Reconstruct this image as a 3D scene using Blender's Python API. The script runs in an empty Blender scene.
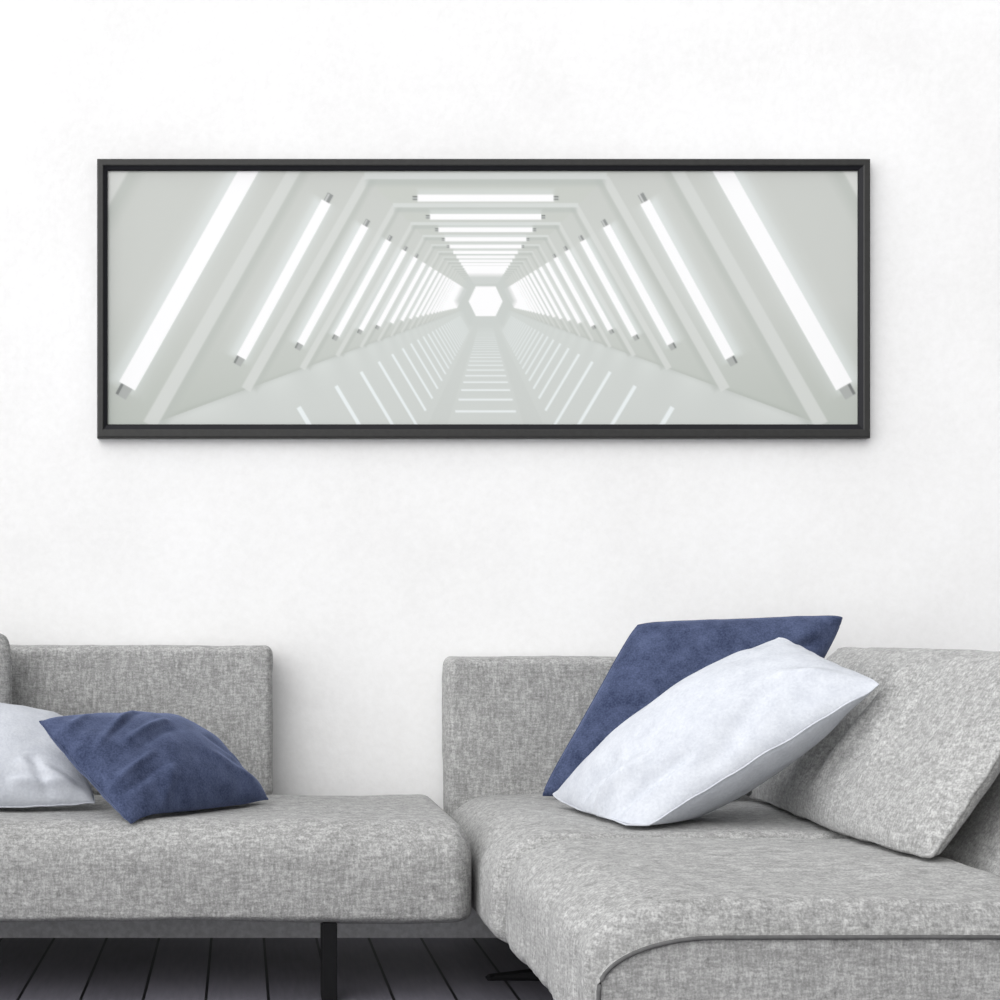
import bpy, bmesh, math, random
import numpy as np
from mathutils import Vector, noise as mnoise
from mathutils.bvhtree import BVHTree

# ------------------------------------------------------------------ camera, world, light, exposure
C = bpy.context.scene
COL = C.collection
F, EYE, PX, PY = 1817.0, 0.85, 240.0, 625.0       # focal length (px), eye height (m), principal point (px)
WALL = F / 367.0                                   # distance of the back wall

cam_d = bpy.data.cameras.new('camera')
cam = bpy.data.objects.new('camera', cam_d)
COL.objects.link(cam)
cam.location = (0, 0, EYE)
cam.rotation_euler = (math.pi / 2, 0, 0)
cam_d.sensor_width = 36
cam_d.lens = 36 * F / 1000
cam_d.shift_x = (500 - PX) / 1000
cam_d.shift_y = (PY - 500) / 1000
cam_d.clip_start = 0.05
C.camera = cam

w = bpy.data.worlds.new('daylight')
C.world = w
w.use_nodes = True
_nt = w.node_tree                                  # soft daylight, stronger from the window side on the left
_bg = _nt.nodes['Background']
_tc = _nt.nodes.new('ShaderNodeTexCoord')
_sx = _nt.nodes.new('ShaderNodeVectorMath')
_sx.operation = 'DOT_PRODUCT'
_sx.inputs[1].default_value = (-0.82, -0.42, 0.39)
_mr = _nt.nodes.new('ShaderNodeMapRange')
_mr.interpolation_type = 'SMOOTHSTEP'
_mr.inputs['From Min'].default_value = 0.15
_mr.inputs['From Max'].default_value = 1.0
_mr.inputs['To Min'].default_value = 0.46
_mr.inputs['To Max'].default_value = 3.0
_nt.links.new(_tc.outputs['Generated'], _sx.inputs[0])
_nt.links.new(_sx.outputs['Value'], _mr.inputs['Value'])
_nt.links.new(_mr.outputs[0], _bg.inputs[1])
_bg.inputs[0].default_value = (0.99, 0.992, 1.0, 1)

sun_d = bpy.data.lights.new('window_daylight', 'SUN')
sun_d.energy = 0.68
sun_d.angle = math.radians(38)
sun_d.color = (1.0, 0.985, 0.965)
sun = bpy.data.objects.new('window_daylight', sun_d)
COL.objects.link(sun)
sun.location = (-4, -1, 4)
sun.rotation_euler = Vector((0.30, 0.84, -0.45)).to_track_quat('-Z', 'Y').to_euler()

C.view_settings.view_transform = 'Standard'
C.view_settings.look = 'None'
C.view_settings.gamma = 1
C.view_settings.use_curve_mapping = False
C.view_settings.exposure = -0.16


# ------------------------------------------------------------------ helpers
def at(px, py, d):
    """world point at distance d from the camera plane seen at photo pixel (px, py)"""
    return Vector(((px - PX) * d / F, d, EYE - (py - PY) * d / F))


def lin(v):
    v = np.asarray(v, float) / 255
    return np.where(v <= .04045, v / 12.92, ((v + .055) / 1.055) ** 2.4)


def tag(o, label=None, cat=None, group=None, kind=None):
    if label: o['label'] = label
    if cat: o['category'] = cat
    if group: o['group'] = group
    if kind: o['kind'] = kind
    return o


def empty(name, loc, label, cat, group=None):
    o = bpy.data.objects.new(name, None)
    COL.objects.link(o)
    o.location = loc
    o.empty_display_size = .1
    bpy.context.view_layer.update()
    return tag(o, label, cat, group)


def mesh_obj(name, verts, faces, mat, parent=None, smooth=True):
    me = bpy.data.meshes.new(name)
    off = Vector(parent.location) if parent else Vector((0, 0, 0))
    if parent and parent.parent:
        off = off + Vector(parent.parent.location)
    me.from_pydata([tuple(Vector(v) - off) for v in verts], [], faces)
    me.materials.append(mat)
    bm = bmesh.new()
    bm.from_mesh(me)
    bmesh.ops.recalc_face_normals(bm, faces=bm.faces)
    bm.to_mesh(me)
    bm.free()
    if smooth:
        for p in me.polygons: p.use_smooth = True
    o = bpy.data.objects.new(name, me)
    COL.objects.link(o)
    if parent: o.parent = parent
    return o


def n3(x, y, z, s=1.0, seed=0.0):
    return mnoise.noise(Vector((x * s + seed, y * s + seed * 1.7, z * s - seed)))


def axis_coords(lo, hi, rlo, rhi, step, arc=9):
    c = [lo + rlo * (1 - math.cos(math.pi / 2 * i / arc)) for i in range(arc)]
    a, b = lo + rlo, hi - rhi
    n = max(2, int((b - a) / step))
    c += [a + (b - a) * i / n for i in range(n + 1)]
    c += [hi - rhi * (1 - math.cos(math.pi / 2 * (arc - 1 - i) / arc)) for i in range(arc)]
    return c


def soft_box(lo, hi, r, step=.022, disp=None):
    """upholstered block: r = ((x-, x+), (y-, y+), (z-, z+)) rounding radii; disp(p, n) moves the surface"""
    ax = [axis_coords(lo[i], hi[i], r[i][0], r[i][1], step) for i in range(3)]
    verts, faces, idx = [], [], {}

    def vid(p):
        k = (round(p[0], 6), round(p[1], 6), round(p[2], 6))
        if k in idx: return idx[k]
        d, inner = [], []
        for i in range(3):
            a, b = lo[i] + r[i][0], hi[i] - r[i][1]
            c = min(max(p[i], a), b)
            inner.append(c)
            d.append((p[i] - c) / (r[i][0] if p[i] < c else r[i][1]) if p[i] != c else 0.0)
        L = math.sqrt(sum(x * x for x in d))
        m = max(abs(x) for x in d)
        if L > 1e-9:
            q = [inner[i] + d[i] / L * m * (r[i][0] if d[i] < 0 else r[i][1]) for i in range(3)]
        else:
            q = list(p)
        nn = Vector([d[i] / (r[i][0] if d[i] < 0 else r[i][1]) for i in range(3)])
        if nn.length < 1e-9: nn = Vector((0, 0, 1))
        nn.normalize()
        q = Vector(q)
        if disp: q = disp(q, nn)
        idx[k] = len(verts)
        verts.append(q)
        return idx[k]

    for i in range(3):
        j, k = (i + 1) % 3, (i + 2) % 3
        for val in (lo[i], hi[i]):
            for a in range(len(ax[j]) - 1):
                for b in range(len(ax[k]) - 1):
                    f = []
                    for (da, db) in ((0, 0), (1, 0), (1, 1), (0, 1)):
                        p = [0, 0, 0]
                        p[i] = val; p[j] = ax[j][a + da]; p[k] = ax[k][b + db]
                        v = vid(p)
                        if v not in f: f.append(v)
                    if len(f) >= 3: faces.append(f)
    return verts, faces


def tube(points, rad, seg=8, closed=False):
    pts = [Vector(p) for p in points]
    verts, faces = [], []
    n = len(pts)
    for i, p in enumerate(pts):
        t = (pts[(i + 1) % n] - pts[i - 1]) if closed else (pts[min(i + 1, n - 1)] - pts[max(i - 1, 0)])
        t.normalize()
        a = t.cross(Vector((0, 0, 1)) if abs(t.z) < .9 else Vector((1, 0, 0))).normalized()
        b = t.cross(a)
        for k in range(seg):
            th = 2 * math.pi * k / seg
            verts.append(p + a * rad * math.cos(th) + b * rad * math.sin(th))
    for i in range(n if closed else n - 1):
        for k in range(seg):
            faces.append([i * seg + k, i * seg + (k + 1) % seg, ((i + 1) % n) * seg + (k + 1) % seg, ((i + 1) % n) * seg + k])
    if not closed:
        faces.append(list(range(seg))); faces.append([(n - 1) * seg + k for k in range(seg)])
    return verts, faces


def block(lo, hi, bev=.003):
    bm = bmesh.new()
    bmesh.ops.create_cube(bm, size=1)
    for v in bm.verts:
        v.co = Vector([(lo[i] + hi[i]) / 2 + v.co[i] * (hi[i] - lo[i]) for i in range(3)])
    bmesh.ops.bevel(bm, geom=list(bm.edges), offset=bev, segments=2, affect='EDGES')
    vs = [v.co.copy() for v in bm.verts]
    fs = [[v.index for v in f.verts] for f in bm.faces]
    bm.free()
    return vs, fs


OBST = {}


def obst(key, vs, fs):
    OBST[key] = BVHTree.FromPolygons([tuple(v) for v in vs], [tuple(f) for f in fs])


def press(v, rests, gap=.012):
    """soft stuffing gives way where it rests on something"""
    for key, d in rests:
        if d is None:                                     # a cushion bridges the groove between two seats
            v.z = max(v.z, key + gap)
            continue
        d = Vector(d).normalized()
        hit = OBST[key].ray_cast(v - d * .35, d, .35 + gap)
        if hit[0] is not None: v = hit[0] - d * gap
    return v


def smoothstep(a, b, x):
    t = min(max((x - a) / (b - a), 0), 1)
    return t * t * (3 - 2 * t)


# ------------------------------------------------------------------ materials
def new_mat(name, rough=.9, spec=.2):
    m = bpy.data.materials.new(name)
    m.use_nodes = True
    nt = m.node_tree
    b = nt.nodes['Principled BSDF']
    b.inputs['Roughness'].default_value = rough
    b.inputs['Specular IOR Level'].default_value = spec
    return m, nt, b


def node(nt, t, **kw):
    n = nt.nodes.new(t)
    for k, v in kw.items(): setattr(n, k, v)
    return n


def noise_node(nt, vec, scale, detail=2, rough=.5, stretch=None):
    if stretch:
        mp = node(nt, 'ShaderNodeMapping')
        mp.inputs['Scale'].default_value = stretch
        nt.links.new(vec, mp.inputs[0])
        vec = mp.outputs[0]
    n = node(nt, 'ShaderNodeTexNoise')
    n.inputs['Scale'].default_value = scale
    n.inputs['Detail'].default_value = detail
    n.inputs['Roughness'].default_value = rough
    nt.links.new(vec, n.inputs['Vector'])
    return n.outputs[0]


def math_node(nt, op, a, b=None, c=None):
    n = node(nt, 'ShaderNodeMath', operation=op)
    for i, v in enumerate((a, b, c)):
        if v is None: continue
        if isinstance(v, (int, float)): n.inputs[i].default_value = v
        else: nt.links.new(v, n.inputs[i])
    return n.outputs[0]


def ramp(nt, fac, stops):
    n = node(nt, 'ShaderNodeValToRGB')
    e = n.color_ramp.elements
    while len(e) < len(stops): e.new(.5)
    for x, (p, c) in zip(e, stops):
        x.position = p; x.color = (*c, 1)
    nt.links.new(fac, n.inputs[0])
    return n.outputs[0]


def bump(nt, b, h, strength, dist):
    n = node(nt, 'ShaderNodeBump')
    n.inputs['Strength'].default_value = strength
    n.inputs['Distance'].default_value = dist
    nt.links.new(h, n.inputs['Height'])
    nt.links.new(n.outputs[0], b.inputs['Normal'])


def fabric(name, dark, mid, light, stretch=(1, 1, 1), seed=0):
    """melange weave: streaks of lighter and darker yarn running both ways"""
    m, nt, b = new_mat(name, .95, .1)
    tc = node(nt, 'ShaderNodeTexCoord').outputs['Object']
    mp = node(nt, 'ShaderNodeMapping'); mp.inputs['Location'].default_value = (seed, seed * 2, seed * 3)
    nt.links.new(tc, mp.inputs[0]); v = mp.outputs[0]
    a = noise_node(nt, v, 130, 3, .6, (.35, .35, 1.3))     # weft
    c = noise_node(nt, v, 130, 3, .6, (1.2, 1.2, .3))      # warp
    d = noise_node(nt, v, 260, 2, .6)
    s = math_node(nt, 'MULTIPLY', math_node(nt, 'ADD', math_node(nt, 'ADD', a, c), d), 1 / 3)
    e = noise_node(nt, v, 28, 3, .6)
    s = math_node(nt, 'ADD', math_node(nt, 'MULTIPLY', s, .88), math_node(nt, 'MULTIPLY', e, .12))
    nt.links.new(ramp(nt, s, [(.36, dark), (.5, mid), (.64, light)]), b.inputs['Base Color'])
    bump(nt, b, s, .55, .004)
    b.inputs['Sheen Weight'].default_value = .08
    return m


def velvet(name, dark, light, sheen, tint, scale=90):
    m, nt, b = new_mat(name, .9, .1)
    tc = node(nt, 'ShaderNodeTexCoord').outputs['Object']
    a = noise_node(nt, tc, 22, 4, .6)
    c = noise_node(nt, tc, scale * 2.5, 2, .6)
    s = math_node(nt, 'ADD', math_node(nt, 'MULTIPLY', a, .55), math_node(nt, 'MULTIPLY', c, .45))
    nt.links.new(ramp(nt, s, [(.36, dark), (.64, light)]), b.inputs['Base Color'])
    bump(nt, b, c, .35, .003)
    b.inputs['Sheen Weight'].default_value = sheen
    b.inputs['Sheen Roughness'].default_value = .45
    b.inputs['Sheen Tint'].default_value = (*tint, 1)
    return m


def plain(name, col, rough=.5, spec=.4, var=.12):
    m, nt, b = new_mat(name, rough, spec)
    tc = node(nt, 'ShaderNodeTexCoord').outputs['Object']
    a = noise_node(nt, tc, 60, 3, .6)
    c0 = tuple(x * (1 - var) for x in col); c1 = tuple(x * (1 + var) for x in col)
    nt.links.new(ramp(nt, a, [(.35, c0), (.65, c1)]), b.inputs['Base Color'])
    return m


M = {}
M['grey'] = fabric('grey_melange_fabric', (.175, .175, .172), (.325, .325, .32), (.56, .56, .552))
M['crease_shade'] = plain('crease_shade_grey', (.12, .12, .12), .95, .1)  # dark tone for the painted crease shadow on the end panel
M['blue'] = velvet('navy_velvet', (.028, .038, .078), (.078, .098, .175), .3, (.55, .65, 1.0))
M['white'] = velvet('white_cotton', (.47, .49, .535), (.57, .59, .63), .03, (1, 1, 1), 60)
M['black'] = plain('black_metal', (.006, .006, .007), .5, .15)
M['frame'] = plain('charcoal_frame', (.024, .024, .023), .45, .4)
M['lip'] = plain('black_lip', (.005, .005, .008), .6, .3)
M['skirting'] = plain('grey_skirting', (.55, .55, .57), .6, .3)

# white plaster wall
m, nt, b = new_mat('white_plaster', .95, .1)
tc = node(nt, 'ShaderNodeTexCoord').outputs['Object']
a = noise_node(nt, tc, 2.2, 4, .6)
c = noise_node(nt, tc, 55, 4, .65)
s = math_node(nt, 'ADD', math_node(nt, 'MULTIPLY', a, .6), math_node(nt, 'MULTIPLY', c, .4))
nt.links.new(ramp(nt, s, [(.36, (.79, .787, .783)), (.5, (.825, .823, .82)), (.66, (.86, .86, .86))]), b.inputs['Base Color'])
bump(nt, b, c, .22, .005)
M['wall'] = m

# dark floorboards running away from the camera
m, nt, b = new_mat('dark_floorboards', .5, .35)
tc = node(nt, 'ShaderNodeTexCoord').outputs['Object']
sx = node(nt, 'ShaderNodeSeparateXYZ'); nt.links.new(tc, sx.inputs[0])
PL, X0 = 52.2 / 367, (55 - PX) / 367
u = math_node(nt, 'DIVIDE', math_node(nt, 'SUBTRACT', sx.outputs[0], X0), PL)
fr = math_node(nt, 'FRACT', u)
ctr = math_node(nt, 'ABSOLUTE', math_node(nt, 'SUBTRACT', fr, .5))
gap = math_node(nt, 'GREATER_THAN', ctr, .476)
wn = node(nt, 'ShaderNodeTexWhiteNoise', noise_dimensions='1D')
nt.links.new(math_node(nt, 'FLOOR', u), wn.inputs['W'])
gr = noise_node(nt, tc, 14, 4, .65, (6, .5, 1))
t_ = math_node(nt, 'ADD', math_node(nt, 'MULTIPLY', gr, .6), math_node(nt, 'MULTIPLY', wn.outputs[0], .3))
wood = ramp(nt, t_, [(.2, (.095, .091, .108)), (.7, (.170, .163, .192))])
mx = node(nt, 'ShaderNodeMix', data_type='RGBA')
nt.links.new(gap, mx.inputs[0]); nt.links.new(wood, mx.inputs[6]); mx.inputs[7].default_value = (.004, .004, .005, 1)
nt.links.new(mx.outputs[2], b.inputs['Base Color'])
bump(nt, b, math_node(nt, 'SUBTRACT', math_node(nt, 'MULTIPLY', gr, .1), gap), .5, .004)
M['floor'] = m

# printed picture: ink colours stored on the sheet
m, nt, b = new_mat('printed_paper', .8, .1)
at_ = node(nt, 'ShaderNodeVertexColor', layer_name='ink')
nt.links.new(at_.outputs[0], b.inputs['Base Color'])
M['print'] = m

# ------------------------------------------------------------------ room
def slab(name, lo, hi, mat, kind='structure'):
    vs = [(x, y, z) for x in (lo[0], hi[0]) for y in (lo[1], hi[1]) for z in (lo[2], hi[2])]
    fs = [(0, 1, 3, 2), (4, 6, 7, 5), (0, 4, 5, 1), (2, 3, 7, 6), (0, 2, 6, 4), (1, 5, 7, 3)]
    return tag(mesh_obj(name, vs, fs, mat, smooth=False), kind=kind)


slab('wall_back', (-3.2, WALL, 0), (4.6, WALL + .15, 3.0), M['wall'])
slab('floor', (-3.2, -.6, -.1), (4.6, WALL + .15, 0), M['floor'])
slab('baseboard_back', (-3.2, WALL - .014, 0), (4.6, WALL, .09), M['skirting'])

# ------------------------------------------------------------------ framed picture on the wall
def build_picture():
    DF = WALL - .034                                     # distance of the frame's face
    o0, o1 = at(97, 438, DF), at(870.7, 158.5, DF)
    x0, z0, x1, z1 = o0.x, o0.z, o1.x, o1.z
    root = empty('framed_picture', ((x0 + x1) / 2, WALL, (z0 + z1) / 2),
                 'wide framed print of a white lit tunnel, black frame, hanging on the white wall', 'picture')
    px = DF / F                                          # one photo pixel at this distance
    # profile: (inset from outer edge, distance behind the face)
    prof = [(0, .034), (0, .004), (.6, .001), (1.4, 0), (5.6, .0), (6.4, .002)]
    lip = [(6.2, .0022), (6.8, .004), (9.6, .008), (10.2, .010), (10.2, .022)]

    def ring(prof, name, mat, dx=1.0):
        vs, fs = [], []
        for (ins, dep) in prof:
            i = ins * px
            for (sx_, sz_) in ((0, 0), (1, 0), (1, 1), (0, 1)):
                vs.append((x1 - i * 1.1 if sx_ else x0 + i, DF + dep, (z1 - i * 1.09) if sz_ else (z0 + i * 1.38)))
        for k in range(len(prof) - 1):
            for q in range(4):
                fs.append((k * 4 + q, k * 4 + (q + 1) % 4, k * 4 + 4 + (q + 1) % 4, k * 4 + 4 + q))
        return mesh_obj(name, vs, fs, mat, root, smooth=False)

    ring(prof, 'frame', M['frame'])
    li = ring(lip, 'inner_lip', M['lip'])

    # ---- the printed sheet: a tunnel of slanted light tubes drawn in ink
    A0, A1, B0, B1 = 106.5, 859.0, 169.5, 424.5          # sheet edges (photo px)
    W, H, SS = 753, 256, 2
    xs = A0 + (np.arange(W * SS) + .5) / (W * SS) * (A1 - A0)
    ys = B0 + (np.arange(H * SS) + .5) / (H * SS) * (B1 - B0)
    X, Y = np.meshgrid(xs, ys)
    cx, cy = 485.6, 301.2
    dx, dy = np.abs(X - cx), Y - cy
    img = np.zeros(X.shape + (3,))
    # floor, slanted walls, ceiling
    fl = dy > dx * (91.5 / 249)
    ce = (dy < 0) & (-dy > dx * (128 / 124.0))
    near = np.clip(np.maximum(dx / 370, np.abs(dy) / 130), 0, 1)
    wallc = np.array([205, 209, 204]) + (1 - near)[..., None] * np.array([4, 5, 5])
    wallc = wallc - np.clip(dy / 110, 0, 1)[..., None] * np.array([13, 11, 13])
    ceic = np.array([203, 208, 203]) + near[..., None] * np.array([2, 2, 0])
    floc = np.array([209, 214, 210]) + (1 - near)[..., None] * np.array([2, 3, 3])
    img[:] = wallc
    img[ce] = ceic[ce]
    img[fl] = floc[fl]
    # soft pools of light on the floor, between ribs
    u = np.where(fl, 249 / np.maximum(dx + .35 * (dy - dx * .3675), 4), 0)
    pool = np.where(fl, .5 + .5 * np.cos(2 * np.pi * (u - 1.2) / .32), 0) * np.exp(-np.clip(dy - dx * .3675, 0, 99) / 16)
    img += (pool * 8 * np.clip(near * 2, 0, 1))[..., None]
    edge = np.exp(-((dy - dx * .3675) / (1 + dx * .008)) ** 2) * (dx < 330)
    img -= (edge * 8 * np.clip(dx / 60, 0, 1))[..., None]
    # darker aisles in the floor
    ais = fl & (dx > dy * .31) & (dx < dy * .47)
    img[ais] -= np.array([3, 3, 3])

    def poly(pts, col, alpha=1.0, soft=0.0):
        p = np.array(pts, float)
        area = np.sum(p[:, 0] * np.roll(p[:, 1], -1) - np.roll(p[:, 0], -1) * p[:, 1])
        if area < 0: p = p[::-1]
        pad = 1 + soft
        ix = np.where((xs > p[:, 0].min() - pad) & (xs < p[:, 0].max() + pad))[0]
        iy = np.where((ys > p[:, 1].min() - pad) & (ys < p[:, 1].max() + pad))[0]
        if len(ix) == 0 or len(iy) == 0: return
        sl = (slice(iy[0], iy[-1] + 1), slice(ix[0], ix[-1] + 1))
        XX, YY = X[sl], Y[sl]
        dmin = np.full(XX.shape, 1e9)
        for i in range(len(p)):
            a, b = p[i], p[(i + 1) % len(p)]
            e = b - a
            L = np.hypot(*e)
            if L < 1e-6: continue
            dmin = np.minimum(dmin, ((XX - a[0]) * -e[1] + (YY - a[1]) * e[0]) / L)
        k = np.clip(dmin / (soft if soft else .5) + .5, 0, 1) * alpha
        img[sl] = img[sl] * (1 - k[..., None]) + np.array(col) * k[..., None]

    def strip(a, b, wa, wb, col, alpha=1.0, soft=0.0):
        a, b = np.array(a, float), np.array(b, float)
        d = (b - a) / np.hypot(*(b - a))
        n = np.array([-d[1], d[0]])
        poly([a + n * wa / 2, b + n * wb / 2, b - n * wb / 2, a - n * wa / 2], col, alpha, soft)

    def P(v, uu, sgn): return (cx + sgn * v[0] / uu, cy + v[1] / uu)

    order = [({-1: .445, 0: .742}.get(n, .72 + .32 * n), 'rib') for n in range(-1, 26)] + [(.68 + .32 * n, 'tube') for n in range(0, 25)] \
        + [(1.45 + .322 * n, 'top') for n in range(0, 22)]
    for uu, kind in sorted(order, key=lambda t: (t[1] != 'rib', -t[0])):
        s = 1 / uu
        if kind == 'rib':
            g = min(1, uu ** -.8)
            br = (218, 222, 218) if uu > .5 else (222, 225, 221)
            fade = float(np.clip(1.15 - uu * .1, .15, .85))
            for sg in (-1, 1):
                a, b_ = P((249, 91.5), uu, sg), P((124, -128), uu, sg)
                strip((a[0] - sg * 8 * s, a[1]), (b_[0] - sg * 8 * s, b_[1]), 8.0 * s * g, 6.5 * s * g, (190, 196, 190), fade * .75, 5 * s * g)
                strip(a, b_, 10.5 * s * g, 8.5 * s * g, br, fade, max(.5, 1.2 * s))
            strip(P((-124, -124), uu, 1), P((124, -124), uu, 1), 9 * s * g, 9 * s * g, (188, 195, 190), fade * .7, 5 * s * g)
            strip(P((-126, -130), uu, 1), P((126, -130), uu, 1), 7.5 * s * g, 7.5 * s * g, (220, 225, 222), fade, max(.5, 1.2 * s))
        elif kind == 'tube':
            n_tube = uu > .7
            for sg in (-1, 1):
                t, b_ = np.array(P((159, -99) if n_tube else (155, -99), uu, sg)), np.array(P((244, 56) if n_tube else (243.5, 57.5), uu, sg))
                d = (b_ - t) / np.hypot(*(b_ - t))
                wd = (10.4 if n_tube else 12.4) * s
                for gw, ga in ((34, .10), (22, .22), (15, .45)):
                    strip(t + np.array([sg * 3.5 * s, 0]), b_ + np.array([sg * 3.5 * s, 0]), gw * s, gw * s, (236, 243, 242), ga * min(1, 1.5 / uu), max(7 * s, .6))
                if uu < 2.5:
                    strip(t - d * 9 * s, t + d * 1, 6.2 * s, 6.2 * s, (150, 154, 152))
                    strip(t - d * 9 * s - np.array([1.6 * s, 0]), t + d - np.array([1.6 * s, 0]), 1.8 * s, 1.8 * s, (206, 209, 207))
                    strip(b_ - d * 1, b_ + d * 8.5 * s, 8.5 * s, 7.5 * s, (178, 182, 179))
                    strip(b_ + np.array([sg * 3.2 * s, -1.5 * s]), b_ + d * 8 * s + np.array([sg * 3 * s, -1.5 * s]), 2 * s, 2 * s, (128, 132, 130))
                strip(t, b_, wd, wd, (255, 255, 255))
        else:
            y_ = cy - 149 * s
            hl = 98.6 * s
            strip((cx - hl, y_ - 5 * s), (cx + hl, y_ - 5 * s), 16 * s, 16 * s, (226, 233, 231), .4 * min(1, 2 / uu), 6 * s)
            if uu < 3:
                for sg in (-1, 1):
                    strip((cx + sg * hl, y_), (cx + sg * (hl + 7 * s), y_), 6 * s, 6 * s, (182, 187, 184))
                    strip((cx + sg * hl, y_ - 2.2 * s), (cx + sg * (hl + 7 * s), y_ - 2.2 * s), 1.6 * s, 1.6 * s, (120, 124, 122))
                    strip((cx + sg * hl, y_ + 2.2 * s), (cx + sg * (hl + 7 * s), y_ + 2.2 * s), 1.6 * s, 1.6 * s, (140, 144, 142))
            strip((cx - hl, y_), (cx + hl, y_), 10.2 * s, 10.2 * s, (255, 255, 255))
    # far end of the tunnel
    hexa = [(10, -14.8), (17, 0.2), (10, 14.9), (-9.7, 14.9), (-17, .2), (-9.8, -14.8)]
    poly([(cx + a * 1.75, cy + b_ * 1.72 - .6) for a, b_ in hexa], (204, 210, 206), .9, 5)
    poly([(cx - 12, cy + 15), (cx + 12, cy + 15), (cx + 21, cy + 52), (cx - 21, cy + 52)], (207, 213, 209), .8, 5)
    poly([(cx + a, cy + b_) for a, b_ in hexa], (255, 255, 255))
    # reflections lying on the floor
    for n in range(26):
        uu = 1.28 + .32 * n
        s = 1 / uu
        fade = float(np.clip(1.1 - uu * .09, .12, .95))
        for sg in (-1, 1):
            strip(P((239, 135), uu, sg), P((153, 279), uu, sg), 6.0 * s, 6.0 * s, (240, 247, 247), fade)
        uu = 2.67 + .32 * n
        s = 1 / uu
        fade = float(np.clip(1.2 - uu * .11, .1, .95))
        strip((cx - 81 * s, cy + 293 * s), (cx + 81 * s, cy + 293 * s), 5.6 * s, 5.6 * s, (241, 247, 247), fade)
    img = np.clip(img, 0, 255)
    img = img.reshape(H, SS, W, SS, 3).mean(axis=(1, 3))
    ink = np.minimum(lin(np.where(img > 250, 255 / np.array([1.0, .994, .995]), img) * np.array([1.0, .994, .995])) * .84, .93)
    DP = WALL - .018
    # the sheet: one flat grid, a vertex per ink dot
    gx = np.array([at(A0 + (A1 - A0) * i / (W - 1), 0, DP).x for i in range(W)])
    gz = np.array([at(0, B0 + (B1 - B0) * j / (H - 1), DP).z for j in range(H)])
    GX, GZ = np.meshgrid(gx, gz)
    co = np.stack([GX - root.location.x, np.full(GX.shape, DP - root.location.y), GZ - root.location.z], -1).reshape(-1, 3)
    ids = np.arange(W * H).reshape(H, W)
    quads = np.stack([ids[:-1, :-1], ids[1:, :-1], ids[1:, 1:], ids[:-1, 1:]], -1).reshape(-1, 4)
    me = bpy.data.meshes.new('print')
    me.vertices.add(W * H); me.vertices.foreach_set('co', co.ravel().astype(np.float32))
    me.loops.add(quads.size); me.loops.foreach_set('vertex_index', quads.ravel().astype(np.int32))
    me.polygons.add(len(quads))
    me.polygons.foreach_set('loop_start', (np.arange(len(quads)) * 4).astype(np.int32))
    me.update(calc_edges=True)
    ca = me.color_attributes.new('ink', 'FLOAT_COLOR', 'POINT')
    ca.data.foreach_set('color', np.concatenate([ink.reshape(-1, 3), np.ones((W * H, 1))], 1).ravel().astype(np.float32))
    me.materials.append(M['print'])
    o = bpy.data.objects.new('print', me)
    COL.objects.link(o); o.parent = root
    o['label'] = 'printed view down a white hexagonal tunnel with slanted light tubes'
    bk = slab('backing_board', (x0 + .006, WALL - .016, z0 + .006), (x1 - .006, WALL - .001, z1 - .006), M['lip'], None)
    for v in bk.data.vertices: v.co -= root.location
    bk.parent = root


build_picture()

# ------------------------------------------------------------------ sofas
def wrinkle(amp, fx, fy, fz, seed):
    return lambda q: amp * n3(q.x * fx, q.y * fy, q.z * fz, 1, seed)


ST = .403                                                  # seat height

# --- long section on the left
sofaL = empty('sofa', (-1.0, 4.3, 0), 'long grey fabric sofa section on the left with one straight black leg in view', 'sofa')
LX1, LY0 = .532, 4.087


def dispL(q, n):
    big = (.006 * n3(q.x, q.y, q.z, 3, 1) + .004 * n3(q.x, q.y, q.z, 9, 2)) * smoothstep(.01, .2, LX1 - q.x)
    return q + n * big


vs, fs = soft_box((-2.3, LY0, .169), (LX1, 4.825, ST), ((.08, .055), (.10, .03), (.026, .095)), .03, dispL)
seatL = mesh_obj('seat', vs, fs, M['grey'], sofaL)
obst('seat_left', vs, fs)


def backrest(x0, x1, y0, th, z0, z1, sofa, seed, r=.022):
    def d(q, n):
        return q + n * (.004 * n3(q.x, q.y, q.z, 7, seed) + .0025 * n3(q.x, q.y, q.z, 22, seed))
    vs, fs = soft_box((x0, y0, z0), (x1, y0 + th, z1), ((r, r), (r + .01, r + .01), (r, r)), .025, d)
    obst('back_%d' % seed, vs, fs)
    return mesh_obj('backrest', vs, fs, M['grey'], sofa)


bL = backrest(-2.3, .086, 4.784, .145, ST - .01, .796, sofaL, 3)
leg = block((.185, 4.10, 0), (.2195, 4.18, .178))
mesh_obj('leg', *leg, M['black'], sofaL, smooth=False)
mesh_obj('leg', *block((-1.9, 4.10, 0), (-1.865, 4.18, .178)), M['black'], sofaL)
mesh_obj('leg', *block((-1.9, 4.7, 0), (-1.865, 4.78, .178)), M['black'], sofaL)

# --- section on the right, running towards the camera
sofaR = empty('sofa', (1.0, 3.7, 0), 'grey fabric sofa section on the right, running towards the camera, with end panel edged by a painted crease shadow', 'sofa')
RX0, RX1 = .550, 1.352
RZ0 = .148


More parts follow.
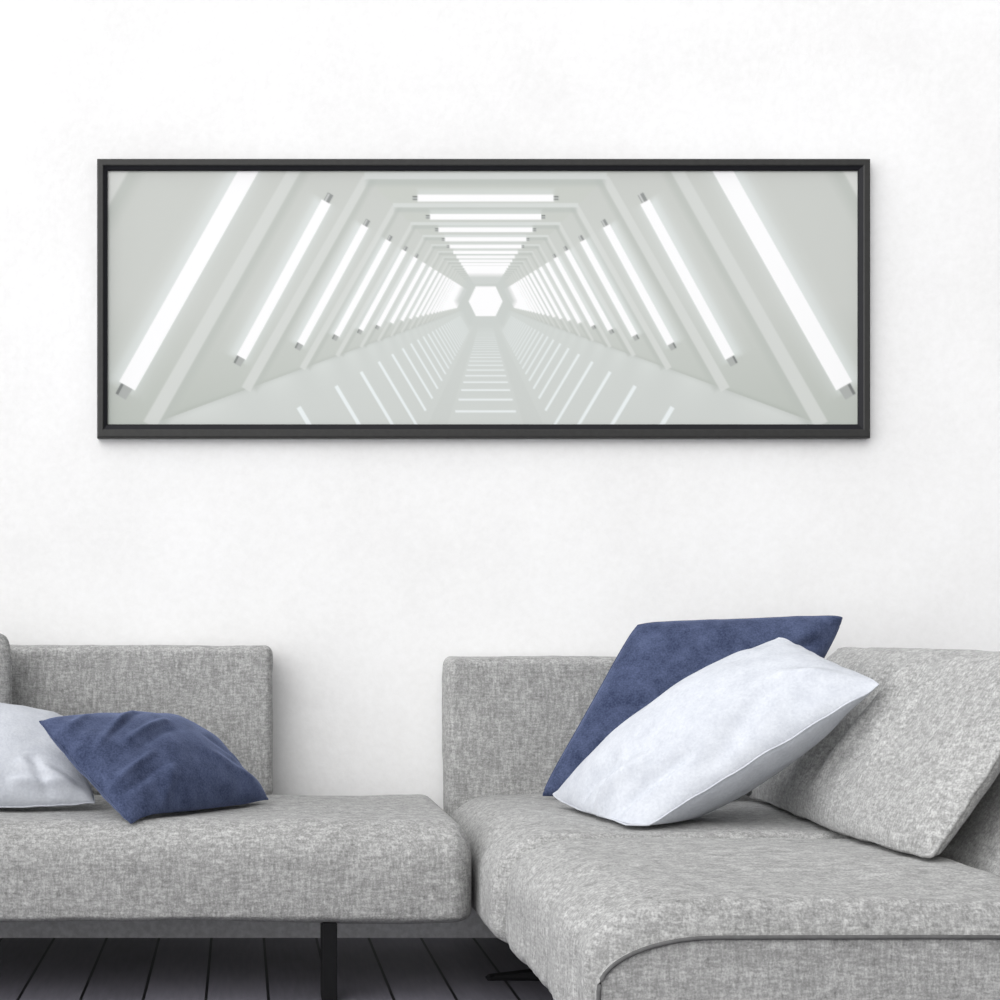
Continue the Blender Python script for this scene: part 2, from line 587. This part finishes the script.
def dispR(seed, ya, yb):
    def d(q, n):
        flank = smoothstep(.25, -.6, n.x) if True else 0
        left = smoothstep(RX0 + .26, RX0 + .02, q.x) * (1 if yb < 4 else .35)
        k = .006 * n3(q.x, q.y, q.z, 4, seed) + .003 * n3(q.x, q.y, q.z, 11, seed)
        k += left * (.009 * n3(q.x * 1.2, q.y * 22, q.z * 2.0, 1, seed) + .003 * n3(q.x * 3, q.y * 48, q.z * 5, 1, seed + 3))
        # cushions swell between their seams
        t = (q.y - ya) / (yb - ya)
        k += .006 * math.sin(math.pi * min(max(t, 0), 1)) * max(n.z, 0)
        return q + n * k
    return d


YS, YE = 3.85, 2.90                                       # seam between the cushions, front end
vs, fs = soft_box((RX0 - .008, YS + .003, RZ0), (RX1, 4.84, ST), ((.14, .03), (.05, .03), (.05, .12)), .022, dispR(5, YS, 4.84))
mesh_obj('seat_cushion', vs, fs, M['grey'], sofaR)
obst('seat_rear', vs, fs)
vs, fs = soft_box((RX0 + .006, YE, RZ0), (RX1, YS - .003, ST + .002), ((.15, .03), (.036, .06), (.05, .10)), .020, dispR(8, YE, YS))
front = mesh_obj('seat_cushion', vs, fs, M['grey'], sofaR)
obst('seat_front', vs, fs)

# end panel facing the camera with a crease shadow painted along its edge, same section as the seat but inset
def section(inset, y):
    a, bx, r1x, r1z = RX0 + inset, RX1 + .02, .19, .085
    top, bot = ST - .050, RZ0 + .02
    pts = [Vector((a + .02, y, bot)), Vector((a, y, bot + .03))]
    for i in range(0, 15):
        th = math.pi - math.pi / 2 * i / 14
        pts.append(Vector((a + r1x + r1x * math.cos(th), y, top - r1z + r1z * math.sin(th))))
    pts += [Vector((bx - .3, y, top + .001)), Vector((bx, y, top))]
    return pts


pa = section(.020, YE - .012)
vs, fs = [], []
for lay in range(2):
    yy = YE - .008 if lay == 0 else YE + .05
    vs += [Vector((p.x, yy, p.z)) for p in pa] + [Vector((pa[-1].x, yy, RZ0 + .02))]
n_ = len(pa) + 1
fs.append(list(range(n_))); fs.append(list(range(n_, 2 * n_)))
for i in range(n_): fs.append([i, (i + 1) % n_, n_ + (i + 1) % n_, n_ + i])
mesh_obj('end_panel', vs, fs, M['grey'], sofaR, smooth=False)
mesh_obj('piping_or_crease_shade', *tube(pa, .0036), M['crease_shade'], sofaR)  # dark tube painting the shadow in the crease under the cushion lip

# backrest across the rear
bR = backrest(.547, 1.40, 4.80, .13, RZ0 + .03, .765, sofaR, 6)

# side backrest leaning outwards along the right
def side_back():
    def d(q, n):
        lean = (q.z - ST) * .62
        return Vector((q.x + lean, q.y, q.z)) + n * (.004 * n3(q.x, q.y, q.z, 6, 9))
    vs, fs = soft_box((RX1 + .025, YE + .02, ST - .05), (RX1 + .19, 4.79, .765), ((.03, .03), (.03, .03), (.03, .03)), .03, d)
    obst('side', vs, fs)
    return mesh_obj('side_backrest', vs, fs, M['grey'], sofaR)


side_back()

# black blade foot lying on the floor below the corner, with its post
fy = 4.34
vs = [(.592, fy, 0), (.592, fy + .05, 0), (.86, fy + .05, 0), (.86, fy, 0), (.60, fy + .005, .008), (.60, fy + .045, .008), (.86, fy + .045, .040), (.86, fy + .005, .040)]
fs = [(0, 1, 2, 3), (4, 5, 6, 7), (0, 1, 5, 4), (1, 2, 6, 5), (2, 3, 7, 6), (3, 0, 4, 7)]
lg = mesh_obj('leg', vs, fs, M['black'], sofaR, smooth=False)
lg['label'] = 'black blade shaped foot'
mesh_obj('leg', *block((.86, fy, 0), (.90, fy + .05, RZ0 + .02)), M['black'], sofaR)
mesh_obj('leg', *block((.98, 2.98, 0), (1.02, 3.05, RZ0 + .02)), M['black'], sofaR)


# ------------------------------------------------------------------ cushions
def cushion(name, corners, T, mat, label, cat, group=None, pull=.03, a=2.4, e=.5, N=100, wr=None, T2=None, seed=0, ear=0.0, seam=None, rc=.03, rests=(), key=None, skew=0.0):
    """corners: p00, p10, p11, p01 (world); front face = +normal side"""
    p00, p10, p11, p01 = [Vector(c) for c in corners]
    nrm = (p10 - p00 + p11 - p01).cross(p01 - p00 + p11 - p10).normalized()
    base = (p00 + p10 + p11 + p01) / 4
    root = empty(name, (base.x, base.y, min(c.z for c in (p00, p10, p11, p01))), label, cat, group)
    T2 = T if T2 is None else T2
    verts, faces, idx = [], [], {}

    def co(i): return math.sin(math.pi / 2 * (2 * i / N - 1)) if True else 2 * i / N - 1

    def pt(i, j, side):
        u, v = co(i), co(j)
        pu = u * (1 - pull * (1 - v * v)); pv = v * (1 - pull * (1 - u * u))
        q = 1 - rc * abs(u * v) ** 6
        s, t = (pu * q + 1) / 2, (pv * q + 1) / 2
        p = p00 * (1 - s) * (1 - t) + p10 * s * (1 - t) + p11 * s * t + p01 * (1 - s) * t
        h = max(1 - abs(u) ** a, 0) ** e * max(1 - abs(v) ** a, 0) ** e
        th = (T * (1 - skew * u) if side > 0 else T2) * h
        if wr: th += wr(u, v, side) * min(h * 2.2, 1)
        th += .006 * n3(u * 2.5, v * 2.5, side * 3 + seed) * min(h * 2, 1)
        wob = .006 * n3(u * 5, v * 5, seed + 9) * (1 - h)
        return press(p + nrm * (side * th + wob), rests)

    def vid(i, j, side):
        if i in (0, N) or j in (0, N): side = 0
        k = (i, j, side)
        if k not in idx:
            idx[k] = len(verts); verts.append(pt(i, j, side if side else 1))
        return idx[k]

    for side in (1, -1):
        for i in range(N):
            for j in range(N):
                faces.append([vid(i, j, side), vid(i + 1, j, side), vid(i + 1, j + 1, side), vid(i, j + 1, side)])
    mesh_obj('cover', verts, faces, mat, root)
    if key: obst(key, verts, faces)
    rim = [pt(i, 0, 1) for i in range(N)] + [pt(N, j, 1) for j in range(N)] + [pt(i, N, 1) for i in range(N, 0, -1)] + [pt(0, j, 1) for j in range(N, 0, -1)]
    rim = rim[::2]
    mesh_obj('piping_or_crease_shade', *tube(rim, seam or .0022, 6, True), mat, root)
    return root


def creases(lst, amp):
    """soft folds: (u0, v0, u1, v1, width, weight)"""
    def f(u, v, side):
        if side < 0: return 0
        s = 0
        for (a0, b0, a1, b1, wd, wt) in lst:
            ex, ey = a1 - a0, b1 - b0
            L2 = ex * ex + ey * ey
            t = min(max(((u - a0) * ex + (v - b0) * ey) / L2, 0), 1)
            d2 = (u - a0 - t * ex) ** 2 + (v - b0 - t * ey) ** 2
            s += wt * math.exp(-d2 / wd ** 2) * (math.sin(math.pi * min(max(t * .9 + .1, 0), 1)) ** .6)
        return amp * s
    return f


# big grey back cushion leaning on the right side backrest
def gw(u, v, side):
    if side < 0: return 0
    s = 0
    for (c, wd, wt) in ((-.45, .05, -.6), (-.30, .06, .7), (-.12, .04, -.8), (0.02, .05, .8), (.2, .06, -.5), (.34, .05, .6)):
        cc = c + .1 * v + .03 * math.sin(v * 3 + c * 9)
        s += wt * math.exp(-((u - cc) / wd) ** 2) * smoothstep(-.95, -.1, v) * smoothstep(1.0, .4, v)
    return .022 * s


SR = [('seat_rear', (0, 0, -1)), ('seat_front', (0, 0, -1)), (ST, None)]
SL = [('seat_left', (0, 0, -1))]
g00, g10 = at(748, 800, 4.597), at(924, 870, 3.33)
cushion('back_cushion', [g00, g10, at(1062, 655, 3.349), at(838, 648, 4.618)], .05, M['grey'],
        'large grey back cushion leaning on the right sofa section, beside the white pillow', 'cushion', pull=.0, a=5, e=.5, wr=gw, T2=.06, seed=2, seam=.005,
        rests=[('back_6', (0, 1, 0))] + SR, key='cush')

# grey back cushion whose corner just shows at the left edge
cushion('back_cushion', [at(-190, 800, 4.555), at(12, 800, 4.638), at(12, 632, 4.680), at(-170, 615, 4.680)], .05, M['grey'],
        'grey back cushion at the left edge of the photo, mostly out of view', 'cushion', pull=.01, a=4, e=.5, T2=.03, seed=5, rc=.07,
        rests=[('back_3', (0, 1, 0))] + SL, key='cushL')

# navy pillow, right, standing behind the white one
cushion('throw_pillow', [at(537, 799, 4.597), at(752, 794, 4.576), at(848, 614, 4.618), at(636, 622, 4.711)], .075, M['blue'],
        'navy blue velvet pillow standing behind the white pillow on the right', 'pillow', 'navy velvet pillows', pull=.014,
        wr=creases([(.95, .95, .4, .5, .12, .8), (.9, .7, .3, .4, .06, -.6)], .012), T2=.06, seed=1, rc=.04,
        rests=[('back_6', (0, 1, 0)), ('cush', (1, .2, -.2))] + SR, key='blueR')
# white pillow, right
cushion('throw_pillow', [at(549, 796, 4.389), at(624, 841, 3.952), at(884, 683, 3.869), at(781, 635, 4.243)], .115, M['white'],
        'white cotton pillow leaning against the large grey back cushion on the right', 'pillow', 'white cotton pillows', pull=.03, a=2.1, e=.66,
        wr=creases([(.25, -.97, .45, -.45, .10, .8), (.62, -.9, .70, -.2, .07, -.7), (-.15, -.95, .05, -.55, .08, -.6), (.8, .95, .3, .6, .08, .5), (-.7, .9, -.3, .5, .08, -.4), (.1, -.98, .2, -.6, .05, -.7), (.9, -.2, .5, .5, .10, -.5)], .028), T2=.14, skew=.12, seed=4,
        rests=[('blueR', (.2, 1, 0)), ('cush', (1, 0, -.3))] + SR)
# white pillow, left
cushion('throw_pillow', [at(-120, 814, 4.326), at(98, 804, 4.368), at(64, 715, 4.618), at(-110, 701, 4.597)], .09, M['white'],
        'white cotton pillow cut off by the left edge, behind the navy pillow', 'pillow', 'white cotton pillows', pull=.02,
        wr=creases([(.9, -.9, .3, -.5, .09, .8), (.55, -.95, .45, -.4, .06, -.8), (.75, -.85, .2, -.8, .06, .8)], .016), T2=.05, seed=7,
        rests=[('cushL', (0, 1, 0)), ('back_3', (0, 1, 0))] + SL, key='whiteL')
# navy pillow, left
cushion('throw_pillow', [at(130, 825, 4.118), at(271, 800, 4.534), at(184, 721, 4.680), at(36, 720, 4.306)], .095, M['blue'],
        'navy blue velvet pillow lying on the left sofa section, against the white pillow', 'pillow', 'navy velvet pillows', pull=.03, a=2.1,
        wr=creases([(-.85, .15, .05, .86, .045, 1), (-.72, .22, .0, .72, .06, -.8), (-.6, .05, .18, .42, .045, .9), (-.5, -.1, .1, .2, .06, -.7),
                    (-.98, -.45, -.4, -.24, .05, .9), (-.9, -.62, -.35, -.45, .06, -.7), (-.95, .6, -.5, .85, .05, .6), (.9, -.9, .2, -.3, .09, .7), (-.6, -.95, -.3, -.5, .07, .6), (.95, -.6, .5, .1, .08, -.6)], .013), T2=.06, seed=3,
        rests=[('whiteL', (-.8, .5, -.3)), ('back_3', (0, 1, 0))] + SL)
